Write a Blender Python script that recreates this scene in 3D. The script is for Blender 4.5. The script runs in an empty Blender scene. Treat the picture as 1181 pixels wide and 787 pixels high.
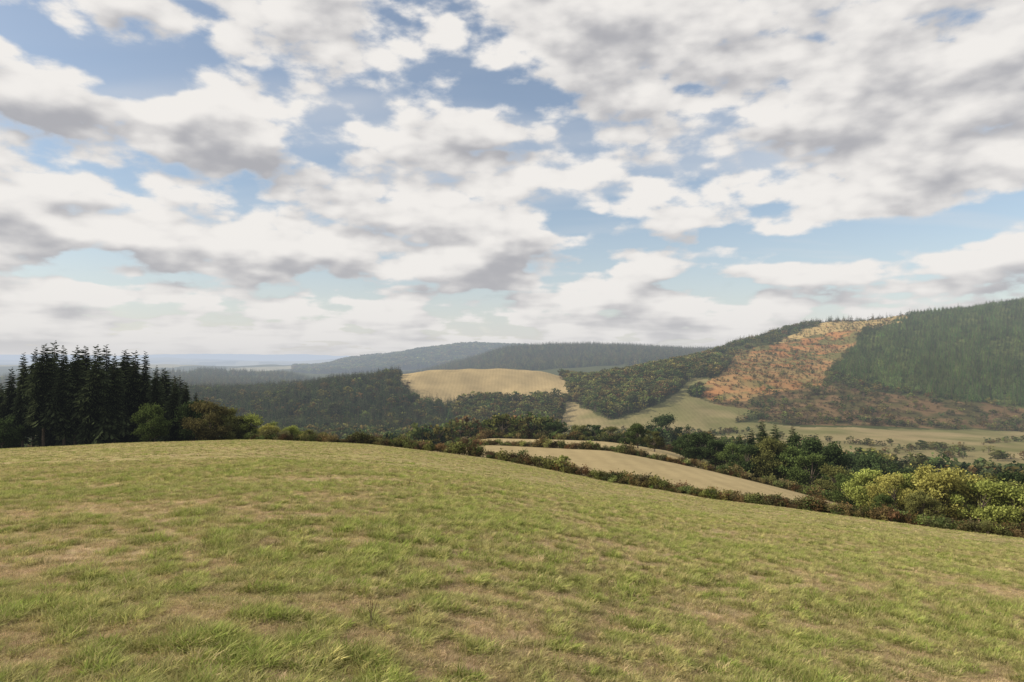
import bpy, math, numpy as np
from mathutils import Vector
rng=np.random.default_rng(11)
scene=bpy.context.scene
FL=787.0; CU=590.5; CV=413.0
SUN_AZ=math.radians(-96); SUN_EL=math.radians(27)

# ------------------------------------------------------------ numpy noise
def hash2(ix,iy,seed):
    n=(ix.astype(np.int64)*374761393+iy.astype(np.int64)*668265263+seed*144269504)&0xffffffff
    n=((n^(n>>13))*1274126177)&0xffffffff
    n=n^(n>>16)
    return n/4294967295.0
def vnoise(x,y,seed=0):
    ix=np.floor(x);iy=np.floor(y);fx=x-ix;fy=y-iy
    fx=fx*fx*(3-2*fx);fy=fy*fy*(3-2*fy)
    a=hash2(ix,iy,seed);b=hash2(ix+1,iy,seed);c=hash2(ix,iy+1,seed);d=hash2(ix+1,iy+1,seed)
    return (a*(1-fx)+b*fx)*(1-fy)+(c*(1-fx)+d*fx)*fy
def fbm(x,y,seed=0,o=4):
    s=0;w=1;t=0
    for i in range(o):
        s=s+w*vnoise(x,y,seed+i*17);t+=w;w*=.5
        x,y=(x*1.6+y*1.2)+3.1,(y*1.6-x*1.2)+7.7
    return s/t
def sstep(a,b,x):
    t=np.clip((x-a)/(b-a),0,1);return t*t*(3-2*t)
def gsm(A,sig,axis):
    r=int(sig*3)+1;k=np.exp(-.5*(np.arange(-r,r+1)/sig)**2);k/=k.sum()
    P=[(0,0),(0,0)];P[axis]=(r,r);B=np.pad(A,P,mode='edge');out=np.zeros_like(A)
    n=A.shape[axis]
    for i,w in enumerate(k):
        out+=w*(B[i:i+n,:] if axis==0 else B[:,i:i+n])
    return out
# ------------------------------------------------------------ terrain lines
def e(u,d,v): return (u,d,(CV-v)/FL*d)
def z(u,d,zz): return (u,d,zz)
LAY=[
 [e(-200,115,522),e(0,110,517),e(150,110,510),e(300,112,506.5),e(430,112,512),e(560,110,528),e(700,95,556),e(820,82,575),e(960,72,592),e(1080,65,608),e(1181,60,620),e(1380,52,650)],
 [z(-200,170,-27),z(0,170,-25),z(300,170,-24.5),z(430,165,-24),z(490,160,-22),e(560,160,513),e(700,150,519),e(820,140,543),e(960,120,578),z(1080,110,-28),z(1181,100,-27),z(1380,95,-28)],
 [z(-200,230,-38),z(430,230,-37),z(500,230,-31),e(560,225,504),e(700,215,508),z(780,205,-28),z(860,200,-37),z(960,180,-40),z(1181,170,-44),z(1380,170,-45)],
 [z(-200,400,-62),z(430,420,-64),z(600,450,-64),z(700,450,-62),z(820,420,-60),z(960,380,-58),z(1181,350,-56),z(1380,350,-56)],
 [z(-200,600,-66),z(430,610,-66),z(560,650,-66),e(700,620,490),e(820,600,495),e(960,600,490),e(1080,620,493),e(1181,620,497),e(1380,620,500)],
 [e(-200,700,460),e(0,750,462),e(200,750,462),e(270,750,459),e(300,760,455),e(340,780,445),e(380,800,437),e(430,820,436),e(460,850,432),e(520,900,429),e(600,950,427.5),e(645,950,429),e(690,860,432),e(720,860,428),e(760,880,421),e(800,950,411),e(830,1020,399),e(870,1080,388),e(900,1130,381),e(960,1180,372),e(1040,1200,360),e(1100,1200,354),e(1181,1200,347),e(1380,1200,335)],
 [e(-200,1300,454),e(250,1300,453),e(300,1350,455),z(400,1400,-75),z(600,1400,-65),z(700,1400,-50),z(800,1450,-25),z(900,1500,20),z(1181,1600,40),z(1380,1600,40)],
 [e(-200,2000,431),e(150,2000,432),e(250,2000,431),e(330,2000,433),e(370,2000,441),e(480,2100,431),e(540,2100,417),e(580,2100,406),e(640,2150,399),e(700,2150,398),e(760,2150,400),e(810,2150,404),z(900,2200,20),z(1181,2300,40),z(1380,2300,40)],
 [z(-200,2600,-80),z(500,2600,-70),z(800,2600,-30),z(1380,2700,0)],
 [e(-200,3300,426),e(300,3300,425),e(370,3300,423),e(400,3300,417),e(440,3300,410),e(490,3300,401),e(520,3300,399),e(560,3300,400),e(600,3300,405),e(700,3300,410),e(1380,3300,410)],
 [z(-200,6000,-75),z(1380,6000,-75)],
 [e(-200,9000,413),e(80,9000,417),e(200,9000,414),e(330,9000,418),e(430,9000,415),e(1380,9000,420)],
 [z(-200,15000,-90),z(1380,15000,-90)],
 [e(-200,25000,407),e(130,25000,410),e(260,25000,408),e(420,25000,411),e(1380,25000,410)],
 [z(-200,40000,0),z(1380,40000,0)],
]
UG=np.arange(-200,1381,2.0)
LD=np.linspace(0,math.log(40000),1500); DG=np.exp(LD)
KD=np.array([np.interp(UG,[p[0] for p in L],[p[1] for p in L]) for L in LAY])
KZ=np.array([np.interp(UG,[p[0] for p in L],[p[2] for p in L]) for L in LAY])
TAB=np.zeros((len(UG),len(DG)))
for i in range(len(UG)):
    TAB[i]=np.interp(DG,np.r_[0,KD[:,i]],np.r_[-1.7,KZ[:,i]])
TAB=gsm(TAB,4,1);TAB=gsm(TAB,5,0)
def polar(x,y):
    th=np.arctan2(x,y);r=np.hypot(x,y)
    tc=np.clip(th,-math.pi/4,math.pi/4)
    d=np.maximum(r*np.cos(tc),.01)
    u=CU+FL*np.tan(tc)
    return th,d,u
def look(u,d):
    fu=np.clip((u-UG[0])/2,0,len(UG)-1.001);fd=np.clip(np.log(np.maximum(d,1))/(LD[1]-LD[0]),0,len(DG)-1.001)
    iu=fu.astype(int);idd=fd.astype(int);fu=fu-iu;fd=fd-idd
    return (TAB[iu,idd]*(1-fd)+TAB[iu,idd+1]*fd)*(1-fu)+(TAB[iu+1,idd]*(1-fd)+TAB[iu+1,idd+1]*fd)*fu
def H(x,y):
    x=np.asarray(x,float);y=np.asarray(y,float)
    th,d,u=polar(x,y)
    zz=look(u,d)
    w=sstep(math.pi/4,math.pi,np.abs(th))
    if np.any(w>0):
        mid=.5*(look(np.full_like(d,-190.),d)+look(np.full_like(d,1370.),d))
        zz=zz*(1-w)+mid*w
    n1=fbm(x/14,y/14,3,2)-.5
    zz=zz+n1*.16*sstep(2,12,d)
    zz=zz+(fbm(x/.9,y/.9,5,3)-.5)*.05*(1-sstep(20,50,d))
    zz=zz+(fbm(x/130,y/130,9,4)-.5)*28*sstep(560,800,d)*(1-.6*sstep(1300,1500,d))
    zz=zz+(fbm(x/420,y/420,21,4)-.5)*60*sstep(1400,2600,d)
    zz=zz+(fbm(x/2500,y/2500,31,3)-.5)*110*sstep(4500,9000,d)
    return zz
def pip(u,v,P):
    ins=np.zeros(u.shape,bool);n=len(P)
    for i in range(n):
        x1,y1=P[i];x2,y2=P[(i+1)%n]
        if y1==y2: continue
        c=((y1>v)!=(y2>v))&(u<(x2-x1)*(v-y1)/(y2-y1)+x1)
        ins^=c
    return ins
def layd(k,u): return np.interp(u,UG,KD[k])
# parcels on the hillsides (outlines in image pixel coordinates)
P_MEADOW=[(456,440),(462,431),(470,424),(560,420),(647,420),(650,440),(657,459),(600,461),(530,462),(526,472),(505,469),(480,460),(465,448)]
P_SADDLE=[(798,434),(822,438),(795,455),(830,468),(880,474),(840,486),(900,491),(1181,498),(1400,505),(1400,600),(700,600),(690,505),(640,500),(652,462),(672,470),(705,484),(735,476),(770,460),(788,446)]
P_SCRUB=[(800,456),(860,460),(900,448),(960,443),(1000,452),(1181,468),(1400,475),(1400,505),(1181,497),(1000,491),(870,487),(880,475),(830,468)]
P_ORANGE=[(810,444),(838,428),(850,405),(900,396),(930,384),(1000,376),(988,395),(958,425),(945,445),(900,450),(860,462),(812,460)]
P_TAN=[(895,396),(925,380),(960,366),(1045,350),(1048,368),(1000,380),(935,388)]
P_PLANT=[(1050,343),(1400,300),(1400,480),(1181,470),(1060,456),(985,439),(957,428),(1000,385),(1048,366)]
def classify(x,y,zz):
    th,d,u=polar(x,y)
    v=CV-FL*zz/d
    ju=(fbm(x/25,y/25,41,3)-.5)*14;jv=(fbm(x/25,y/25,47,3)-.5)*7
    uu=u+ju;vv=v+jv
    c=np.zeros(x.shape,int)           # 0 forest
    d0=layd(0,u);d1=layd(1,u);d2=layd(2,u)
    c[(d<d0+1.5)]=1                    # pasture
    m=(d>=d0+1.5)&(d<d1+1);c[m&(u>470)]=2;c[m&(u<=470)]=3
    m=(d>=d1+1)&(d<d2-4);c[m&(u>490)&(u<850)]=2;c[m&((u<=490)|(u>=850))]=3
    m=(d>=d2-4)&(d<520);c[m]=3
    hill=(d>=330)&(d<1300)
    c[hill&pip(uu,vv,P_SADDLE)]=4
    hill=(d>=560)&(d<1300)
    c[hill&pip(uu,vv,P_MEADOW)]=5
    c[hill&pip(uu,vv,P_SCRUB)]=6
    c[hill&pip(uu,vv,P_ORANGE)]=7
    c[hill&pip(uu,vv,P_TAN)]=8
    c[hill&pip(uu,vv,P_PLANT)]=9
    cell=vnoise(x/330,y/450,61)
    far=(d>=1300)
    c[far&(cell>.57)&(u<380)]=10
    c[(d>3600)&(cell>.5)]=10
    return c,u,v,d
COL={0:(.070,.078,.032),1:(.235,.225,.085),2:(.40,.32,.175),3:(.13,.13,.052),4:(.25,.215,.105),5:(.38,.295,.155),6:(.13,.095,.048),7:(.33,.15,.060),8:(.39,.29,.13),9:(.10,.115,.040),10:(.28,.26,.16)}
def greenness(x,y):
    a=fbm(x/.26+.5*fbm(x,y,70,2),y/.26,71,4);b=fbm(x/2.2,y/2.2,73,4);b2=fbm(x/11,y/11,79,2);r=np.hypot(x,y)
    g=(a-.5)*2.3+(b-.5)*1.5+(b2-.5)*.7+.37+.13*sstep(6,24,r)
    t=sstep(10,45,r)
    g=g*(1-.55*t)+.55*.58*t
    return np.clip(g,0,1)
# ------------------------------------------------------------ node helpers
class NT:
    def __init__(s,nt): s.nt=nt
    def n(s,t,**k):
        nd=s.nt.nodes.new(t)
        for a,b in k.items(): setattr(nd,a,b)
        return nd
    def set(s,sock,val):
        if isinstance(val,bpy.types.NodeSocket): s.nt.links.new(val,sock)
        else: sock.default_value=val
    def m(s,op,a,b=None,c=None,clamp=False):
        nd=s.n('ShaderNodeMath',operation=op);nd.use_clamp=clamp
        s.set(nd.inputs[0],a)
        if b is not None: s.set(nd.inputs[1],b)
        if c is not None: s.set(nd.inputs[2],c)
        return nd.outputs[0]
    def v(s,op,a,b=None,sc=None):
        nd=s.n('ShaderNodeVectorMath',operation=op)
        s.set(nd.inputs[0],a)
        if b is not None: s.set(nd.inputs[1],b)
        if sc is not None: s.set(nd.inputs['Scale'],sc)
        return nd.outputs['Value'] if op in('LENGTH','DOT_PRODUCT') else nd.outputs[0]
    def mix(s,f,a,b,bt='MIX'):
        nd=s.n('ShaderNodeMix',data_type='RGBA',blend_type=bt)
        s.set(nd.inputs[0],f)
        s.set(nd.inputs[6],a if isinstance(a,bpy.types.NodeSocket) else (*a,1));s.set(nd.inputs[7],b if isinstance(b,bpy.types.NodeSocket) else (*b,1))
        return nd.outputs[2]
    def noise(s,vec,scale,detail=3,rough=.5,dist=0):
        nd=s.n('ShaderNodeTexNoise')
        if vec is not None: s.set(nd.inputs['Vector'],vec)
        nd.inputs['Scale'].default_value=scale;nd.inputs['Detail'].default_value=detail;nd.inputs['Roughness'].default_value=rough;nd.inputs['Distortion'].default_value=dist
        return nd.outputs[0]
    def mr(s,val,a,b,c=0,d=1,it='SMOOTHSTEP'):
        nd=s.n('ShaderNodeMapRange',interpolation_type=it);s.set(nd.inputs[0],val)
        for i,q in enumerate((a,b,c,d)): s.set(nd.inputs[i+1],q)
        return nd.outputs[0]
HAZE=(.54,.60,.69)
def haze_out(N,shader):  # paints aerial haze into the surface as emission, stronger farther from the origin
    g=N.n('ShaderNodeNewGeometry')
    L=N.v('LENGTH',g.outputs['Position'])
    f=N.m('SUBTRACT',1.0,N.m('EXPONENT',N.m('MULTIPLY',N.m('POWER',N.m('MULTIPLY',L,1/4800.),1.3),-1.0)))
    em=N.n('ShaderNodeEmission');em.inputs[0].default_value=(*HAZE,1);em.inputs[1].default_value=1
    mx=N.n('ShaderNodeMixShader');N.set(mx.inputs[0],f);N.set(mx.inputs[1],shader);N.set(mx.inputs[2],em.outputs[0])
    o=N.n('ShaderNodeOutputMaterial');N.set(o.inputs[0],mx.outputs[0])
def newmat(name):
    m=bpy.data.materials.new(name);m.use_nodes=True;m.node_tree.nodes.clear()
    try: m.cycles.emission_sampling='NONE'
    except Exception as ex: print(ex)
    return m,NT(m.node_tree)
def leafmat(name,src,trans=.28,rough=.9):
    m,N=newmat(name)
    if src=='inst':
        at=N.n('ShaderNodeAttribute',attribute_type='INSTANCER',attribute_name='tint');col=at.outputs['Color']
    else:
        at=N.n('ShaderNodeObjectInfo');col=at.outputs['Color']
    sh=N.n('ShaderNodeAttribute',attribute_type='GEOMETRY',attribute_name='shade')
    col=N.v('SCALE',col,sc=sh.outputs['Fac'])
    df=N.n('ShaderNodeBsdfDiffuse');N.set(df.inputs[0],col)
    tr=N.n('ShaderNodeBsdfTranslucent');N.set(tr.inputs[0],col)
    mx=N.n('ShaderNodeMixShader');mx.inputs[0].default_value=trans;N.set(mx.inputs[1],df.outputs[0]);N.set(mx.inputs[2],tr.outputs[0])
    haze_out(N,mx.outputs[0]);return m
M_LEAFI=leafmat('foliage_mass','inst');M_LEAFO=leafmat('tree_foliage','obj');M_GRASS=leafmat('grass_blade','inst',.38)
m,N=newmat('bark');g=N.n('ShaderNodeTexCoord');nz=N.noise(N.v('MULTIPLY',g.outputs['Object'],(6,6,1)),2,4,.6)
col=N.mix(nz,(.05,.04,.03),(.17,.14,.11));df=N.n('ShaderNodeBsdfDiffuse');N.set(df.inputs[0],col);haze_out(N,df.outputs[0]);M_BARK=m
# ground material
m,N=newmat('land_surface')
at=N.n('ShaderNodeAttribute',attribute_name='cover');geo=N.n('ShaderNodeNewGeometry');pos=geo.outputs['Position']
n1=N.noise(pos,9,4,.7);n2=N.noise(pos,.55,4,.65);n3=N.noise(pos,.035,5,.62)
nf=N.m('ADD',N.m('ADD',N.m('MULTIPLY',n1,.9),N.m('MULTIPLY',n2,.6)),N.m('MULTIPLY',n3,.9))
k=N.mr(nf,.7,1.7,.66,1.34,'LINEAR')
col=N.v('SCALE',at.outputs['Color'],sc=k)
fld=N.n('ShaderNodeAttribute',attribute_name='field')
wv=N.n('ShaderNodeTexWave',wave_type='BANDS');N.set(wv.inputs['Vector'],pos);wv.inputs['Scale'].default_value=.075;wv.inputs['Distortion'].default_value=4;wv.inputs['Detail'].default_value=3;wv.inputs['Detail Scale'].default_value=.15
wk=N.mr(wv.outputs['Fac'],0,1,.95,1.03,'LINEAR');wk=N.m('ADD',N.m('MULTIPLY',N.m('SUBTRACT',wk,1.0),fld.outputs['Fac']),1.0)
col=N.v('SCALE',col,sc=wk)
df=N.n('ShaderNodeBsdfDiffuse');N.set(df.inputs[0],col)
bp=N.n('ShaderNodeBump');bp.inputs['Strength'].default_value=.6;bp.inputs['Distance'].default_value=.05;N.set(bp.inputs['Height'],N.m('ADD',n1,N.m('MULTIPLY',n2,.5)));N.set(df.inputs['Normal'],bp.outputs[0])
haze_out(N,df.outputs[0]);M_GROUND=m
# ------------------------------------------------------------ mesh helpers
def mkmesh(name,V,Q,shade=None,mats=(),midx=None):
    me=bpy.data.meshes.new(name)
    V=np.ascontiguousarray(V,np.float32);Q=np.ascontiguousarray(Q,np.int32)
    me.vertices.add(len(V));me.vertices.foreach_set('co',V.ravel())
    me.loops.add(Q.size);me.loops.foreach_set('vertex_index',Q.ravel())
    me.polygons.add(len(Q));me.polygons.foreach_set('loop_start',np.arange(len(Q),dtype=np.int32)*4)
    me.polygons.foreach_set('loop_total',np.full(len(Q),4,np.int32))
    for mt in mats: me.materials.append(mt)
    if midx is not None: me.polygons.foreach_set('material_index',np.ascontiguousarray(midx,np.int32))
    me.update(calc_edges=True)
    if shade is not None:
        a=me.attributes.new('shade','FLOAT','POINT');a.data.foreach_set('value',np.ascontiguousarray(shade,np.float32))
    return me
def rot_basis(n,up=0.0):
    a=rng.normal(size=(n,3));a/=np.linalg.norm(a,axis=1)[:,None]
    b=rng.normal(size=(n,3));b=b-(a*b).sum(1)[:,None]*a;b/=np.linalg.norm(b,axis=1)[:,None]
    return a,b
def leaves(C,s,asp=.55):
    n=len(C);a,b=rot_basis(n);s=np.broadcast_to(s,(n,))[:,None]
    V=np.stack([C-a*s,C-b*s*asp,C+a*s,C+b*s*asp],1).reshape(-1,3)
    return V,np.arange(4*n).reshape(-1,4)
def tube(path,rad,sides=6):
    path=np.asarray(path,float);V=[];n=len(path)
    for i in range(n):
        t=path[min(i+1,n-1)]-path[max(i-1,0)];t/=np.linalg.norm(t)+1e-9
        a=np.cross(t,[0.3,.9,.1]);a/=np.linalg.norm(a);b=np.cross(t,a)
        for k in range(sides):
            an=2*math.pi*k/sides;V.append(path[i]+rad[i]*(a*math.cos(an)+b*math.sin(an)))
    Q=[[i*sides+k,i*sides+(k+1)%sides,(i+1)*sides+(k+1)%sides,(i+1)*sides+k] for i in range(n-1) for k in range(sides)]
    return np.array(V),np.array(Q)
class Bld:
    def __init__(s): s.V=[];s.Q=[];s.S=[];s.M=[];s.o=0
    def add(s,V,Q,sh,mi):
        s.V.append(V);s.Q.append(np.asarray(Q)+s.o);s.o+=len(V)
        s.S.append(np.broadcast_to(sh,(len(V),)));s.M.append(np.full(len(Q),mi))
    def mesh(s,name,mats): return mkmesh(name,np.vstack(s.V),np.vstack(s.Q),np.concatenate(s.S),mats,np.concatenate(s.M))
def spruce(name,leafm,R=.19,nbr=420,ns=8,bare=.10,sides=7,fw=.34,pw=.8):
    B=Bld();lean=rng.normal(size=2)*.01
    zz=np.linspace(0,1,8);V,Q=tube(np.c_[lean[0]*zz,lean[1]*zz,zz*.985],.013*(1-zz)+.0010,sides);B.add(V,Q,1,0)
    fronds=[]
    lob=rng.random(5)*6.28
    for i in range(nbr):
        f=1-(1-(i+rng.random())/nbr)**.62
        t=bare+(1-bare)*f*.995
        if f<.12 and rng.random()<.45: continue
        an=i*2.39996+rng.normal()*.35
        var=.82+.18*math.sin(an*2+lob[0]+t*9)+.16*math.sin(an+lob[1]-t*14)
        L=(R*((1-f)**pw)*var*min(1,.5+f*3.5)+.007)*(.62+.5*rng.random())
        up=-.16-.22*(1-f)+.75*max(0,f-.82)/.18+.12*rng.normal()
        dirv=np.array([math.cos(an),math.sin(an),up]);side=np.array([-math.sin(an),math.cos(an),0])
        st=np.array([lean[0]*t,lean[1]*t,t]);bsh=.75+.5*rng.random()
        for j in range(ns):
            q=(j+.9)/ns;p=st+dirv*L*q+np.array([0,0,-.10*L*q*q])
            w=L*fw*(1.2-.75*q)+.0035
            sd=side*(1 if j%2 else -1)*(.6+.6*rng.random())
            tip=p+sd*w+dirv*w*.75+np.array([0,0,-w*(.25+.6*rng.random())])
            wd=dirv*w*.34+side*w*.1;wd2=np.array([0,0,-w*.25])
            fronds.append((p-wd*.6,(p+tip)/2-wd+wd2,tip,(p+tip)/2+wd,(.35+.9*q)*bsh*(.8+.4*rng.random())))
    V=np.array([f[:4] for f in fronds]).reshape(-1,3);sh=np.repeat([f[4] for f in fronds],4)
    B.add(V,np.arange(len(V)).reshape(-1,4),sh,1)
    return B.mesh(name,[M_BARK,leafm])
def decid(name,leafm,nc=26,per=170,ls=.020,W=.42,low=.22):
    B=Bld()
    pts=[(0,0,0),(.01,.005,.12),(-.008,.012,.3),(.01,-.01,.48),(0,0,.7)]
    V,Q=tube(pts,[.030,.022,.017,.011,.004],7);B.add(V,Q,1,0)
    C=[]
    ax=W*(.85+.3*rng.random(2))
    while len(C)<nc:
        p=rng.normal(size=3);p/=np.linalg.norm(p);r=(.35+.65*rng.random()**.5)
        c=np.array([p[0]*ax[0]*r,p[1]*ax[1]*r,low+ (1-low)*.5+p[2]*(1-low)*.43*r])
        if all(np.linalg.norm(c-q)>.09 for q in C) or rng.random()<.03: C.append(c)
    for c in C:
        t0=min(.6,max(.14,c[2]*.55));s0=np.array([0,0,t0]);mid=(s0+c)/2+np.array([0,0,-.03])+rng.normal(size=3)*.015
        V,Q=tube([s0,mid,c],[.010,.006,.002],5);B.add(V,Q,1,0)
        cr=.085+.055*rng.random();n=int(per*(cr/.11)**2)
        p=rng.normal(size=(n,3));p/=np.linalg.norm(p,axis=1)[:,None];p*=(rng.random((n,1))**.45)*cr*np.array([1.1,1.1,.8])
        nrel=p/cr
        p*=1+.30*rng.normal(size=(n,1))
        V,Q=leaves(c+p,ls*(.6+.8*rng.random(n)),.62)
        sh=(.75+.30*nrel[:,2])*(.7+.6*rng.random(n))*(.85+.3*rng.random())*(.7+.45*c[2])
        B.add(V,Q,np.repeat(sh,4),1)
    return B.mesh(name,[M_BARK,leafm])
def bush(name,leafm,n=420,ls=.07):
    B=Bld()
    for k in range(7):
        a=rng.random()*6.28;r=.35*rng.random()+.1
        V,Q=tube([(0,0,0),(math.cos(a)*r*.5,math.sin(a)*r*.5,.4),(math.cos(a)*r,math.sin(a)*r,.8+.15*rng.random())],[.02,.014,.005],4);B.add(V,Q,.8,0)
    for k in range(9):
        c=np.array([*(rng.normal(size=2)*.28),.3+.5*rng.random()])
        m_=n//9;p=rng.normal(size=(m_,3))*.15
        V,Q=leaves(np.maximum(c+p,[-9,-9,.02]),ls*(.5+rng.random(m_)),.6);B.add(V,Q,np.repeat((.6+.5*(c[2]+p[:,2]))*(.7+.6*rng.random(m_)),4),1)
    return B.mesh(name,[M_BARK,leafm])
def tuft(name,nb,h,w,rad,curl):
    a=rng.random(nb)*6.283;r=rad*rng.random(nb)**.5
    b=np.c_[np.cos(a)*r,np.sin(a)*r,np.full(nb,-.01)]
    a2=a+rng.normal(size=nb)*.9;ln=curl*(.3+rng.random(nb))
    hh=h*(.45+.75*rng.random(nb))
    d=np.c_[np.cos(a2),np.sin(a2),np.zeros(nb)];sd=np.c_[-np.sin(a2+.6),np.cos(a2+.6),np.zeros(nb)]
    ww=(w*(.6+.8*rng.random(nb)))[:,None]
    l0=b;l1=b+d*(ln*hh*.25)[:,None]+np.c_[np.zeros((nb,2)),hh*.55];l2=b+d*(ln*hh)[:,None]+np.c_[np.zeros((nb,2)),hh*(1-.28*ln)]
    vs=np.stack([l0-sd*ww,l0+sd*ww,l1+sd*ww*.85,l1-sd*ww*.85,l2+sd*ww*.15,l2-sd*ww*.15],1)
    o=np.arange(nb)[:,None]*6
    Q=np.concatenate([o+np.array([[0,1,2,3]]),o+np.array([[3,2,4,5]])])
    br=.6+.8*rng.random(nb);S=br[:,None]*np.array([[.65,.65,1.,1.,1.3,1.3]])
    return mkmesh(name,vs.reshape(-1,3),Q,S.ravel(),[M_GRASS])
def proto(colname,meshes):
    col=bpy.data.collections.new(colname)
    for i,me in enumerate(meshes):
        ob=bpy.data.objects.new('%s_form_%02d'%(colname,i),me);col.objects.link(ob)
    return col
def gn_group():
    ng=bpy.data.node_groups.new('scatter','GeometryNodeTree')
    ng.interface.new_socket('Geometry',in_out='INPUT',socket_type='NodeSocketGeometry')
    ng.interface.new_socket('Collection',in_out='INPUT',socket_type='NodeSocketCollection')
    ng.interface.new_socket('Geometry',in_out='OUTPUT',socket_type='NodeSocketGeometry')
    N=NT(ng);gi=N.n('NodeGroupInput');go=N.n('NodeGroupOutput')
    ci=N.n('GeometryNodeCollectionInfo');ci.inputs['Separate Children'].default_value=True;ci.inputs['Reset Children'].default_value=True
    N.set(ci.inputs['Collection'],gi.outputs['Collection'])
    ip=N.n('GeometryNodeInstanceOnPoints');N.set(ip.inputs['Points'],gi.outputs['Geometry']);N.set(ip.inputs['Instance'],ci.outputs[0])
    ip.inputs['Pick Instance'].default_value=True
    def na(nm,t):
        q=N.n('GeometryNodeInputNamedAttribute',data_type=t);q.inputs['Name'].default_value=nm;return q.outputs['Attribute']
    N.set(ip.inputs['Instance Index'],na('idx','INT'))
    er=N.n('FunctionNodeEulerToRotation');N.set(er.inputs[0],na('rot','FLOAT_VECTOR'));N.set(ip.inputs['Rotation'],er.outputs[0])
    N.set(ip.inputs['Scale'],na('scl','FLOAT_VECTOR'))
    N.set(go.inputs[0],ip.outputs[0]);return ng
GN=gn_group()
def scatter(name,P,scl,tint,col,tilt=.04,idx=None):
    P=np.asarray(P,np.float32);n=len(P)
    if n==0: return
    me=bpy.data.meshes.new(name);me.vertices.add(n);me.vertices.foreach_set('co',P.ravel())
    scl=np.asarray(scl,np.float32)
    if scl.ndim==1: scl=np.repeat(scl[:,None],3,1)
    rot=np.c_[rng.normal(size=(n,2))*tilt,rng.random(n)*6.283].astype(np.float32)
    me.attributes.new('scl','FLOAT_VECTOR','POINT').data.foreach_set('vector',np.ascontiguousarray(scl).ravel())
    me.attributes.new('rot','FLOAT_VECTOR','POINT').data.foreach_set('vector',rot.ravel())
    me.attributes.new('tint','FLOAT_VECTOR','POINT').data.foreach_set('vector',np.ascontiguousarray(tint,np.float32).ravel())
    k=len(col.objects)
    if idx is None: idx=rng.integers(0,k,n)
    me.attributes.new('idx','INT','POINT').data.foreach_set('value',np.ascontiguousarray(idx,np.int32))
    ob=bpy.data.objects.new(name,me);scene.collection.objects.link(ob)
    md=ob.modifiers.new('scatter','NODES');md.node_group=GN
    for it in GN.interface.items_tree:
        if it.name=='Collection': md[it.identifier]=col
    print('SCATTER',name,n);return ob
def tints(n,cols,var=.25):
    c=np.array(cols)[rng.integers(0,len(cols),n)]
    return np.clip(c*(1+var*rng.normal(size=(n,1)))*(1+.08*rng.normal(size=(n,3))),.008,1)
# ------------------------------------------------------------ terrain mesh
th_in=np.linspace(-46,46,820);th_out=np.linspace(46,314,120)[1:-1]
TH=np.radians(np.r_[th_in,th_out])
def ls(a,b,n): return np.exp(np.linspace(math.log(a),math.log(b),n,endpoint=False))
R=np.r_[ls(.4,2.5,18),ls(2.5,130,420),ls(130,560,130),np.linspace(560,1500,230,endpoint=False),ls(1500,4500,110),ls(4500,56000,60),[56000]]
TT,RR=np.meshgrid(TH,R);X=RR*np.sin(TT);Y=RR*np.cos(TT);Z=H(X,Y)
nr,nt=X.shape
V=np.stack([X,Y,Z],-1).reshape(-1,3)
ii=np.arange(nr-1)[:,None]*nt;jj=np.arange(nt)[None,:];j2=(jj+1)%nt
Q=np.stack([ii+jj,ii+nt+jj,ii+nt+j2,ii+j2],-1).reshape(-1,4)
c,u,v,d=classify(X,Y,Z)
C=np.zeros(X.shape+(3,))
for kk,cc in COL.items(): C[c==kk]=cc
gr=greenness(X,Y);past=(c==1)
DRY=np.array((.44,.335,.205));GRN=np.array((.285,.285,.09))
pc=DRY*(1-gr[...,None])+GRN*gr[...,None]
C[past]=pc[past]
f4=sstep(.3,.7,fbm(X/50,Y/50,81,4))[...,None]
C=np.where((c==4)[...,None],np.array((.16,.155,.065))*(1-f4)+np.array((.29,.235,.125))*f4,C)
f7=sstep(.40,.60,fbm(X/14,Y/14,83,4))[...,None];f8=sstep(.4,.65,fbm(X/40,Y/40,85,4))[...,None]
C=np.where((c==7)[...,None],(np.array((.14,.13,.052))*(1-f7)+np.array((.33,.165,.07))*f7)*(1-f8*.6)+np.array((.34,.225,.105))*f8*.6,C)
C=np.where((c==6)[...,None],np.array((.09,.08,.035))*(1-f7)+np.array((.17,.115,.06))*f7,C)
me=mkmesh('ground',V,Q,None,[M_GROUND])
ca=me.attributes.new('cover','FLOAT_COLOR','POINT');ca.data.foreach_set('color',np.concatenate([C,np.ones(X.shape+(1,))],-1).astype(np.float32).ravel())
fa=me.attributes.new('field','FLOAT','POINT');fa.data.foreach_set('value',np.isin(c,(2,5,4,8)).astype(np.float32).ravel())
me.polygons.foreach_set('use_smooth',np.ones(len(me.polygons),bool))
ob=bpy.data.objects.new('ground',me);scene.collection.objects.link(ob)
if me.polygons[5000].normal.z<0: me.flip_normals()
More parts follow.
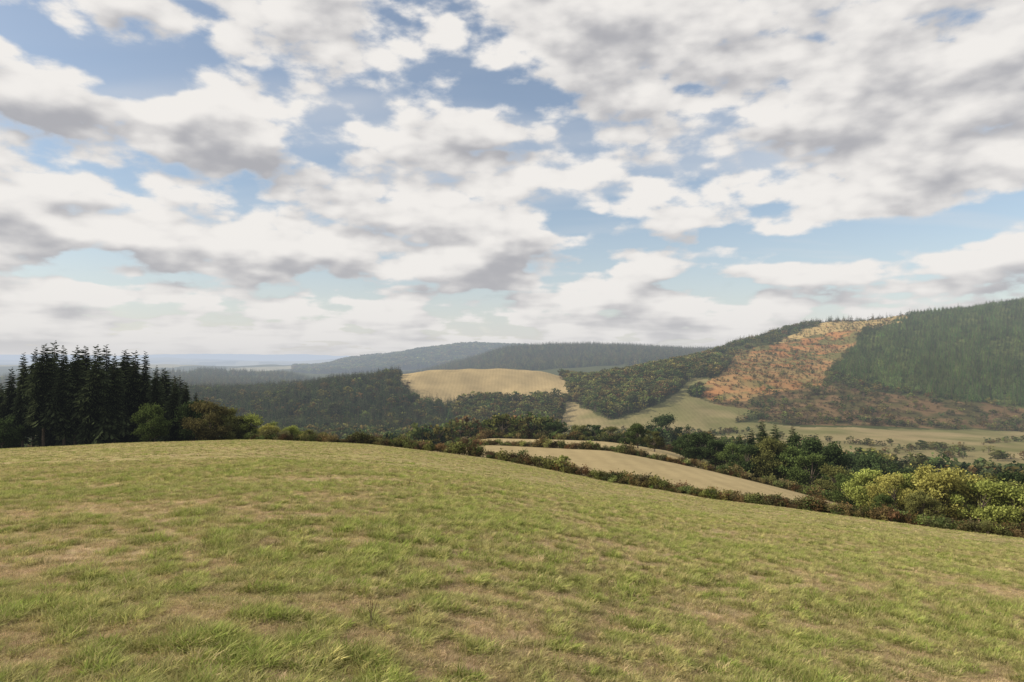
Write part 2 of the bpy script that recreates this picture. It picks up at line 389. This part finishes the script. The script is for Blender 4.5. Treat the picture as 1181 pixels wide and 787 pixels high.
# ------------------------------------------------------------ grass
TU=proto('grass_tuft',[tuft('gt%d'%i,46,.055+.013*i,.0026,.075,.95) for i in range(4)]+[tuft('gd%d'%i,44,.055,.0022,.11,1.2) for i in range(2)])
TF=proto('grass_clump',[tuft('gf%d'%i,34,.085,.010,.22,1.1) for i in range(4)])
def wedge(n,d0,d1,am=.92):
    d=np.sqrt(rng.random(n)*(d1*d1-d0*d0)+d0*d0);a=(rng.random(n)*2-1)*am
    return a*d,d
def grasspts(n,d0,d1):
    x,y=wedge(n,d0,d1);k=y<layd(0,CU+FL*x/y)+.5;x=x[k];y=y[k]
    return x,y,H(x,y),greenness(x,y)
def gtint(g,var=.22):
    n=len(g);gg=np.clip(g+rng.normal(size=n)*.22,0,1)[:,None]
    t=np.array((.54,.41,.26))*(1-gg)+np.array((.265,.32,.08))*gg
    yl=(rng.random(n)<.35)[:,None];t=np.where(yl,t*.45+np.array((.45,.40,.16))*.55,t)
    return np.clip(t*(1+var*rng.normal(size=(n,1))),.02,.85)
Ps=[];Ss=[];Ts=[];Is=[]
for n,d0,d1,s in((30000,2.0,9,.95),(40000,9,22,1.1),(28000,22,40,1.3)):
    x,y,zz,g=grasspts(n,d0,d1)
    clump=fbm(x/.24,y/.24,91,2)
    sc=s*(.58+.72*g*(.05+1.7*clump)+.2*rng.random(len(x)))
    Ps.append(np.c_[x,y,zz]);Ss.append(sc);Ts.append(gtint(g));Is.append(np.where(g+rng.normal(size=len(g))*.12>.5,rng.integers(0,4,len(g)),rng.integers(4,6,len(g))))
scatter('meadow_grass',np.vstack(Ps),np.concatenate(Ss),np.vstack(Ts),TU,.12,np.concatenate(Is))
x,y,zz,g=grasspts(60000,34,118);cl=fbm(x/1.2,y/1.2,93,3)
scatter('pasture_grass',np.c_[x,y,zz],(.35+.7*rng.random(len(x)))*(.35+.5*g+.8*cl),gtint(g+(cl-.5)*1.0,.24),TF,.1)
# ------------------------------------------------------------ distant forests
C_CON=proto('far_conifer',[spruce('fc%d'%i,M_LEAFI,.24+.03*i,46,3,.04,3,.5,.8) for i in range(4)])
C_DEC=proto('far_broadleaf',[decid('fd%d'%i,M_LEAFI,11,16,.055,.40,.12) for i in range(4)])
def area(n,u0,u1,d0,d1):
    d=np.sqrt(rng.random(n)*(d1*d1-d0*d0)+d0*d0);u=u0+(u1-u0)*rng.random(n);x=(u-CU)/FL*d;y=d
    zz=H(x,y);c,uu,v,dd=classify(x,y,zz);return x,y,zz,c,uu,v
DK=[(.055,.082,.037),(.072,.10,.042),(.090,.112,.046)]
MD=[(.12,.145,.050),(.16,.17,.056),(.20,.185,.06),(.085,.115,.042),(.17,.13,.052)]
x,y,zz,c,u,v=area(15000,170,830,560,1010);k=(c==0)
x,y,zz,u,v=x[k],y[k],zz[k],u[k],v[k];con=(u<525)&(v<520)&(rng.random(len(u))<.85)
P=np.c_[x,y,zz];n=con.sum()
hs=8+8*rng.random(len(P))
scatter('conifer_forest',P[con],np.c_[hs[con]*1.15,hs[con]*1.15,hs[con]],tints(n,DK,.35),C_CON)
m_=~con;tt=tints(m_.sum(),MD,.3);tt[(u[m_]>655)]*=1.15
scatter('mixed_forest',P[m_],np.c_[hs[m_]*.9,hs[m_]*.9,hs[m_]*.75],tt,C_DEC)
x,y,zz,c,u,v=area(14000,800,1300,600,1260);k=((c==0)&(rng.random(len(c))<.75))|((c==6)&(rng.random(len(c))<.22))
P=np.c_[x,y,zz][k];n=len(P);m_=rng.random(n)<.35;hs=5+7*rng.random(n)
scatter('ridge_conifers',P[m_],np.c_[hs[m_]*1.3,hs[m_]*1.3,hs[m_]],tints(m_.sum(),DK+MD),C_CON)
m_=~m_;scatter('ridge_woodland',P[m_],np.c_[hs[m_],hs[m_],hs[m_]*.75],tints(m_.sum(),MD)*1.15,C_DEC)
# plantation in rows running up the slope
uu=np.arange(940,1330,4.4);yy=np.arange(640,1240,2.5);U_,Y_=np.meshgrid(uu,yy);U_=U_+(Y_-900)*.03+(fbm(U_/40,Y_/160,15,2)-.5)*8+rng.normal(size=U_.shape)*.45;Y_=Y_+rng.normal(size=U_.shape)*1.0
x=((U_-CU)/FL*Y_).ravel();y=Y_.ravel();zz=H(x,y);c,u,v,d=classify(x,y,zz)
gap=vnoise(u/9,y/110,5);k=(c==9)&(rng.random(len(x))<.35+1.3*gap);P=np.c_[x,y,zz][k];n=len(P)
row=.65+.7*vnoise(u[k]/7.,y[k]/70,7);hs=(3.8+4.4*rng.random(n))*(.75+.5*row)
scatter('conifer_plantation',P,np.c_[hs*1.3,hs*1.3,hs],tints(n,[(.13,.185,.055),(.155,.205,.06),(.10,.15,.048)],.25)*row[:,None],C_CON)
# heath shrubs
x,y,zz,c,u,v=area(10000,800,1060,600,1250);k=(c==7)|(c==6)|(c==8);k&=rng.random(len(k))<.6;k&=~((c==8)&(rng.random(len(c))<.6));P=np.c_[x,y,zz][k];n=len(P);hs=1.0+2.8*rng.random(n)**2
tt=tints(n,[(.36,.17,.07),(.28,.145,.06),(.13,.14,.05),(.10,.125,.046),(.33,.22,.095),(.38,.19,.075),(.10,.13,.05)]);tt[c[k]==6]=tints((c[k]==6).sum(),[(.13,.10,.05),(.09,.10,.045),(.17,.11,.06)])
scatter('heath_shrubs',P,np.c_[hs*1.6,hs*1.6,hs],tt,C_DEC)
x,y,zz,c,u,v=area(3200,820,1050,650,1250);k=((c==7)|(c==8))&(rng.random(len(c))<.34)&(fbm(x/45,y/45,55,2)>.42);P=np.c_[x,y,zz][k];n=len(P);hs=3+6*rng.random(n)
scatter('heath_trees',P,np.c_[hs*1.3,hs*1.3,hs],tints(n,DK+MD),C_CON)
# far ridges
x,y,zz,c,u,v=area(16000,380,860,1650,2250);k=(c==0);P=np.c_[x,y,zz][k];n=len(P);hs=12+12*rng.random(n)
scatter('far_ridge_forest',P,np.c_[hs*1.3,hs*1.3,hs*.9],tints(n,DK+MD,.35),C_CON)
x,y,zz,c,u,v=area(14000,340,700,2750,3400);k=(c==0);P=np.c_[x,y,zz][k];n=len(P);hs=18+10*rng.random(n)
scatter('far_hill_forest',P,np.c_[hs*1.5,hs*1.5,hs],tints(n,DK+MD,.35),C_DEC)
x,y,zz,c,u,v=area(9000,-150,390,1300,2100);k=(c==0)&(fbm(x/140,y/140,5,2)>.42);P=np.c_[x,y,zz][k];n=len(P);hs=14+8*rng.random(n)
scatter('valley_forest',P,np.c_[hs*1.4,hs*1.4,hs],tints(n,DK+MD),C_CON)
x,y,zz,c,u,v=area(5200,-150,700,250,560);P=np.c_[x,y,zz][u<640];n=len(P);hs=8+7*rng.random(n)
scatter('valley_woodland',P,np.c_[hs,hs,hs*.85],tints(n,MD+DK),C_DEC)
def belt(name,pts,n,w,h0,h1,cols,col=None,th=.36):
    pts=np.array(pts,float);t=rng.random(n)*(len(pts)-1);i=t.astype(int);f=(t-i)[:,None];p=pts[i]*(1-f)+pts[i+1]*f
    x=(p[:,0]-CU)/FL*p[:,1]+rng.normal(size=n)*w;y=p[:,1]+rng.normal(size=n)*w
    k=fbm(x/18,y/18,101,2)>th;x,y=x[k],y[k];n=len(x);hs=h0+(h1-h0)*rng.random(n)**1.7
    scatter(name,np.c_[x,y,H(x,y)-.2],np.c_[hs*1.2,hs*1.2,hs],tints(n,cols),col or C_DEC)
belt('valley_hedgerow',[(700,560),(820,545),(900,600),(1000,612),(1100,600),(1300,610)],420,5,2,6,MD)
belt('valley_hedgerow',[(930,330),(1000,400),(1080,455),(1160,500),(1300,560)],220,3,1.5,5,MD)
belt('valley_hedgerow',[(860,520),(960,470),(1060,440),(1120,430)],120,4,2,6,MD)
belt('valley_hedgerow',[(1040,380),(1100,400),(1160,390),(1260,380)],110,3,1.5,6,MD)
belt('valley_hedgerow',[(640,520),(700,500),(745,450),(800,400)],320,7,4,11,MD+DK)
belt('stream_trees',[(780,330),(880,300),(980,270),(1100,235),(1300,220)],560,9,7,14,DK+MD)
belt('crest_trees',[(820,1010),(870,1080),(900,1130),(960,1180),(1040,1200),(1300,1200)],420,7,7,15,DK+MD,C_CON,.42)
# ------------------------------------------------------------ hero trees
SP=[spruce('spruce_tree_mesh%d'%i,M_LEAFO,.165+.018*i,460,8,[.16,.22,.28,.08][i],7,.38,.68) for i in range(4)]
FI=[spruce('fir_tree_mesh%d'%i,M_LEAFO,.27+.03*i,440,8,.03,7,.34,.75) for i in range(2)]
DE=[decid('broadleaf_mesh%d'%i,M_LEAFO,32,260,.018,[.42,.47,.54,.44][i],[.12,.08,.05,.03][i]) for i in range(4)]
def tree(name,me,u,d,topv=None,h=None,wx=1.0,col=(.04,.055,.025)):
    x=(u-CU)/FL*d;zb=float(H(np.array([x]),np.array([d]))[0])-.15
    if h is None: h=(CV-topv)/FL*d-zb
    ob=bpy.data.objects.new(name,me);scene.collection.objects.link(ob)
    ob.location=(x,d,zb);ob.scale=(h*wx,h*wx,h);ob.rotation_euler=(0,0,rng.random()*6.28)
    f=1+.15*rng.normal();ob.color=(col[0]*f,col[1]*f,col[2]*f,1);return ob
tops=[(-160,405),(-130,395),(-100,402),(-75,398),(-50,410),(-25,415),(2,440),(14,425),(28,406),(40,399),(52,395),(63,394),(76,398),(88,399),(99,402),(112,399),(124,397),(134,408),(145,402),(156,403),(168,409),(180,421),(190,424),(203,431),(214,442),(226,452)]
for i,(u_,t_) in enumerate(tops):
    tree('spruce_tree',SP[i%4],u_,126+22*rng.random(),t_+rng.normal()*2,wx=.85+.35*rng.random(),col=(.050,.064,.030))
for i in range(22):
    u_=-150+365*rng.random();tree('spruce_tree',SP[i%4],u_,150+28*rng.random(),408+14*rng.random()+(18 if u_>170 else 0),wx=.85+.3*rng.random(),col=(.044,.057,.028))
OL=(.17,.175,.058);GN_=(.11,.15,.045);YE=(.42,.40,.115);YG=(.30,.34,.09);DKG=(.065,.095,.034);BR=(.17,.15,.06)
D=[
 (175,122,464,.9,GN_),(5,124,478,1.,DKG),(243,124,460,1.,BR),(258,126,466,1.,OL),(228,130,460,1.,DKG),(275,132,476,1.1,OL),(296,134,476,1.2,YG),(312,120,488,1.3,YE),(338,122,490,1.3,YG),(355,128,494,1.4,OL),(376,126,498,1.4,OL),(408,125,500,1.3,DKG),(430,122,503,1.3,OL),(461,124,505,1.5,BR),(492,122,507,1.3,OL),
 (650,111,524,1.25,YG),
 (735,188,487,1.1,GN_),(754,182,495,1.1,OL),(722,195,497,1.1,DKG),(790,178,499,1.15,DKG),(806,172,497,1.25,DKG),(823,168,504,1.2,DKG),(770,330,477,1.1,DKG),
 (640,250,485,1.3,DKG),(668,246,489,1.3,OL),(686,244,488,1.4,DKG),(703,240,491,1.3,OL),(612,262,493,1.4,OL),(585,262,494,1.4,DKG),
 (845,156,508,1.0,GN_),(860,150,511,1.,DKG),(908,146,512,1.05,GN_),(886,148,502,1.,OL),(935,140,519,1.05,GN_),(962,128,534,1.,OL),(922,152,498,.9,DKG),(950,150,506,.9,DKG),(985,190,518,1.,DKG),(1010,185,520,1.,DKG),(1035,180,531,1.,DKG),
 (975,112,544,1.,GN_),(1000,106,537,1.05,YG),(1030,98,545,1.05,YE),(1052,100,541,1.05,YG),(1078,95,535,1.1,YE),(1102,97,537,1.1,YE),(1128,92,550,1.05,YG),(1150,96,545,1.05,OL),(1172,90,553,1.05,YG),(1200,90,557,1.,YE),(1165,120,540,1.,DKG),(1235,86,560,1.,OL),(1120,122,545,1.,DKG),(1190,130,545,1.,DKG),(990,118,552,1.,DKG),(1062,92,565,1.1,OL),(1015,96,568,1.1,GN_),
 (1148,380,517,1.2,OL),(1062,450,507,1.4,DKG),(1080,450,509,1.5,OL),(1205,400,515,1.2,DKG),(1025,470,505,1.3,OL),(900,520,497,1.4,OL),(590,480,492,1.3,OL)]
for i,(u_,d_,t_,w_,c_) in enumerate(D):
    tree('broadleaf_tree' if d_>115 or u_>700 else 'small_tree',DE[i%4],u_,d_,t_,wx=w_,col=c_)
for i,(u_,d_,t_) in enumerate([(866,160,493),(879,156,482),(893,162,487),(912,160,489),(940,158,499),(852,160,499)]):
    tree('fir_tree',FI[i%2],u_,d_,t_,wx=1.15,col=(.055,.078,.033))
# ------------------------------------------------------------ hedges
C_BU=proto('hedge_bush',[bush('hb%d'%i,M_LEAFI) for i in range(5)])
def hedge(name,layer,u0,u1,n,off,h0,h1,cols,jit=.6):
    u=np.sort(u0+(u1-u0)*rng.random(n));d=layd(layer,u)+off+rng.normal(size=n)*jit;x=(u-CU)/FL*d
    hh=(h0+(h1-h0)*rng.random(n)**1.6)*(.45+1.1*fbm(u/14.,u*0+.5,layer+3,2))
    scatter(name,np.c_[x,d,H(x,d)-.05],np.c_[hh*1.15,hh*1.15,hh],tints(n,cols,.3),C_BU)
HC=[(.14,.12,.055),(.11,.13,.045),(.15,.11,.05),(.22,.22,.075),(.12,.125,.045),(.17,.11,.05),(.16,.185,.06)]
hedge('boundary_hedge',0,290,760,300,1.2,.6,1.7,HC)
hedge('boundary_hedge',0,740,1330,480,1.0,.5,1.3,HC)
hedge('field_hedge',1,500,850,330,1.5,.6,1.8,HC)
hedge('field_hedge',1,830,1000,120,1.0,.8,1.8,HC)
hedge('lane_hedge',2,520,800,160,-2,1.0,2.6,HC+[(.06,.08,.035)],1.5)
# dead dock stalks in the pasture
def weed(u,d,h):
    x=(u-CU)/FL*d;zb=float(H(np.array([x]),np.array([d]))[0]);B=Bld()
    for k in range(6):
        a=rng.random()*6.28;l=.30*rng.random()+.05
        p=[(0,0,0),(math.cos(a)*l*.4,math.sin(a)*l*.4,.5),(math.cos(a)*l,math.sin(a)*l,.7+.3*rng.random())]
        V,Q=tube(p,[.010,.008,.004],4);B.add(V,Q,1,0)
        q=rng.random((34,1));c_=np.array(p[1])*(1-q)+np.array(p[2])*q
        V,Q=leaves(c_+rng.normal(size=(34,3))*.014,.016);B.add(V,Q,1,1)
    ob=bpy.data.objects.new('dock_weed',B.mesh('dock_weed',[M_BARK,M_LEAFO]));scene.collection.objects.link(ob)
    ob.location=(x,d,zb);ob.scale=(h,h,h);ob.color=(.16,.085,.05,1)
weed(430,6.2,.24)
# ------------------------------------------------------------ sky
w=bpy.data.worlds.new('World');scene.world=w;w.use_nodes=True;w.node_tree.nodes.clear();N=NT(w.node_tree)
try: w.cycles.sampling_method='NONE'
except Exception as ex: print(ex)
tc=N.n('ShaderNodeTexCoord');dr=N.v('NORMALIZE',tc.outputs['Generated'])
def dirv(u,v):
    q=Vector(((u-CU)/FL,1,(CV-v)/FL));q.normalize();return q
bias=.044
for (u_,v_,ru,rv,wt) in [(115,75,70,28,-.15),(355,168,46,23,-.15),(555,95,78,31,-.16),(690,250,90,23,-.12),(1010,275,190,24,-.14),(870,130,45,14,-.07),
      (470,40,70,40,.07),(1100,150,140,90,.08)]:
    cdir=dirv(u_,v_)
    df_=N.v('MULTIPLY',N.v('SUBTRACT',dr,tuple(cdir)),(FL/ru,FL/ru*.8,FL/rv))
    g_=N.m('MULTIPLY',N.m('EXPONENT',N.m('MULTIPLY',N.v('DOT_PRODUCT',df_,df_),-.7)),wt)
    bias=N.m('ADD',bias,g_)
def P3(ax,ay,az):
    cb=N.n('ShaderNodeCombineXYZ');N.set(cb.inputs[0],ax);N.set(cb.inputs[1],ay);N.set(cb.inputs[2],az);return cb.outputs[0]
def dens(ddir,det1,det2,vor):
    sx=N.n('ShaderNodeSeparateXYZ');N.set(sx.inputs[0],ddir);dz=sx.outputs[2]
    zc=N.m('ADD',N.m('MAXIMUM',dz,0.0),.11)
    px=N.m('DIVIDE',sx.outputs[0],zc);py=N.m('DIVIDE',sx.outputs[1],zc)
    b=N.noise(P3(N.m('ADD',px,3.7),N.m('ADD',py,1.3),0.3),1.5,det1,.5,0)
    p=N.noise(N.v('MULTIPLY',ddir,(1,1,2.0)),7.5,det2,.55,0)
    D=N.m('ADD',N.m('ADD',N.m('MULTIPLY',b,.42),N.m('MULTIPLY',p,.58)),bias)
    if vor:
        vo=N.n('ShaderNodeTexVoronoi',feature='F1');N.set(vo.inputs['Vector'],N.v('MULTIPLY',ddir,(1,1,2.2)));vo.inputs['Scale'].default_value=17;vo.inputs['Detail'].default_value=1;vo.inputs['Roughness'].default_value=.5
        D=N.m('ADD',D,N.m('MULTIPLY_ADD',vo.outputs['Distance'],-.10,.05))
    return D,px,py
D0,px,py=dens(dr,3,7,True)
D1,_a,_b=dens(N.v('NORMALIZE',N.v('ADD',dr,(-.014,0,.030))),2,3,False)
cov=N.mr(D0,.415,.495)
lit=N.m('MULTIPLY_ADD',N.m('SUBTRACT',D0,D1),4.6,.79,clamp=False)
thick=N.mr(N.m('ADD',N.m('MULTIPLY',D1,.7),N.m('MULTIPLY',D0,.3)),.47,.73,0,1,'LINEAR')
li=N.mr(N.m('ADD',lit,N.m('MULTIPLY',thick,-.60)),-.35,.97)
GRAY=(.43,.43,.455);WHITE=(.89,.86,.825)
ccol=N.mix(li,GRAY,WHITE)
ci=N.noise(P3(N.m('MULTIPLY',N.m('ADD',px,N.m('MULTIPLY',py,.5)),.45),N.m('MULTIPLY',py,1.2),4.2),1.2,3,.6,0)
ca_=N.mr(ci,.38,.75,.14,.6)
ccol=N.mix(cov,(.72,.73,.75),ccol)
alpha=N.m('SUBTRACT',1.0,N.m('MULTIPLY',N.m('SUBTRACT',1.0,N.m('MULTIPLY',cov,.98)),N.m('SUBTRACT',1.0,ca_)))
sz=N.n('ShaderNodeSeparateXYZ');N.set(sz.inputs[0],dr)
zz_=N.m('MAXIMUM',sz.outputs[2],0.0)
hz=N.m('MULTIPLY',N.m('EXPONENT',N.m('MULTIPLY',zz_,-1/.05)),.95)
hz2=N.m('MULTIPLY',N.m('EXPONENT',N.m('MULTIPLY',zz_,-1/.12)),.97)
ccol=N.mix(hz,ccol,(.69,.685,.69))
alpha=N.m('MAXIMUM',alpha,hz2)
sk=N.n('ShaderNodeTexSky',sky_type='NISHITA');sk.sun_disc=False;sk.sun_elevation=SUN_EL;sk.sun_rotation=SUN_AZ%(2*math.pi);sk.dust_density=1.0
b1=N.n('ShaderNodeBackground');N.set(b1.inputs[0],sk.outputs[0]);b1.inputs[1].default_value=.14
b2=N.n('ShaderNodeBackground');N.set(b2.inputs[0],ccol);b2.inputs[1].default_value=1.0
mx=N.n('ShaderNodeMixShader');N.set(mx.inputs[0],alpha);N.set(mx.inputs[1],b1.outputs[0]);N.set(mx.inputs[2],b2.outputs[0])
o=N.n('ShaderNodeOutputWorld');N.set(o.inputs[0],mx.outputs[0])
# sun
S=Vector((math.sin(SUN_AZ)*math.cos(SUN_EL),math.cos(SUN_AZ)*math.cos(SUN_EL),math.sin(SUN_EL)))
sl=bpy.data.lights.new('sun','SUN');sl.energy=5.0;sl.angle=math.radians(.6);sl.color=(1,.89,.74)
so=bpy.data.objects.new('sun',sl);so.rotation_euler=S.to_track_quat('Z','Y').to_euler();scene.collection.objects.link(so)
# camera
cd=bpy.data.cameras.new('camera');cd.lens=24;cd.sensor_width=36;cd.clip_start=.05;cd.clip_end=100000
co=bpy.data.objects.new('camera',cd);co.rotation_euler=(math.radians(90)+math.atan((CV-393.5)/FL),0,0);scene.collection.objects.link(co);scene.camera=co
scene.view_settings.view_transform='Standard';scene.view_settings.look='None';scene.view_settings.exposure=0
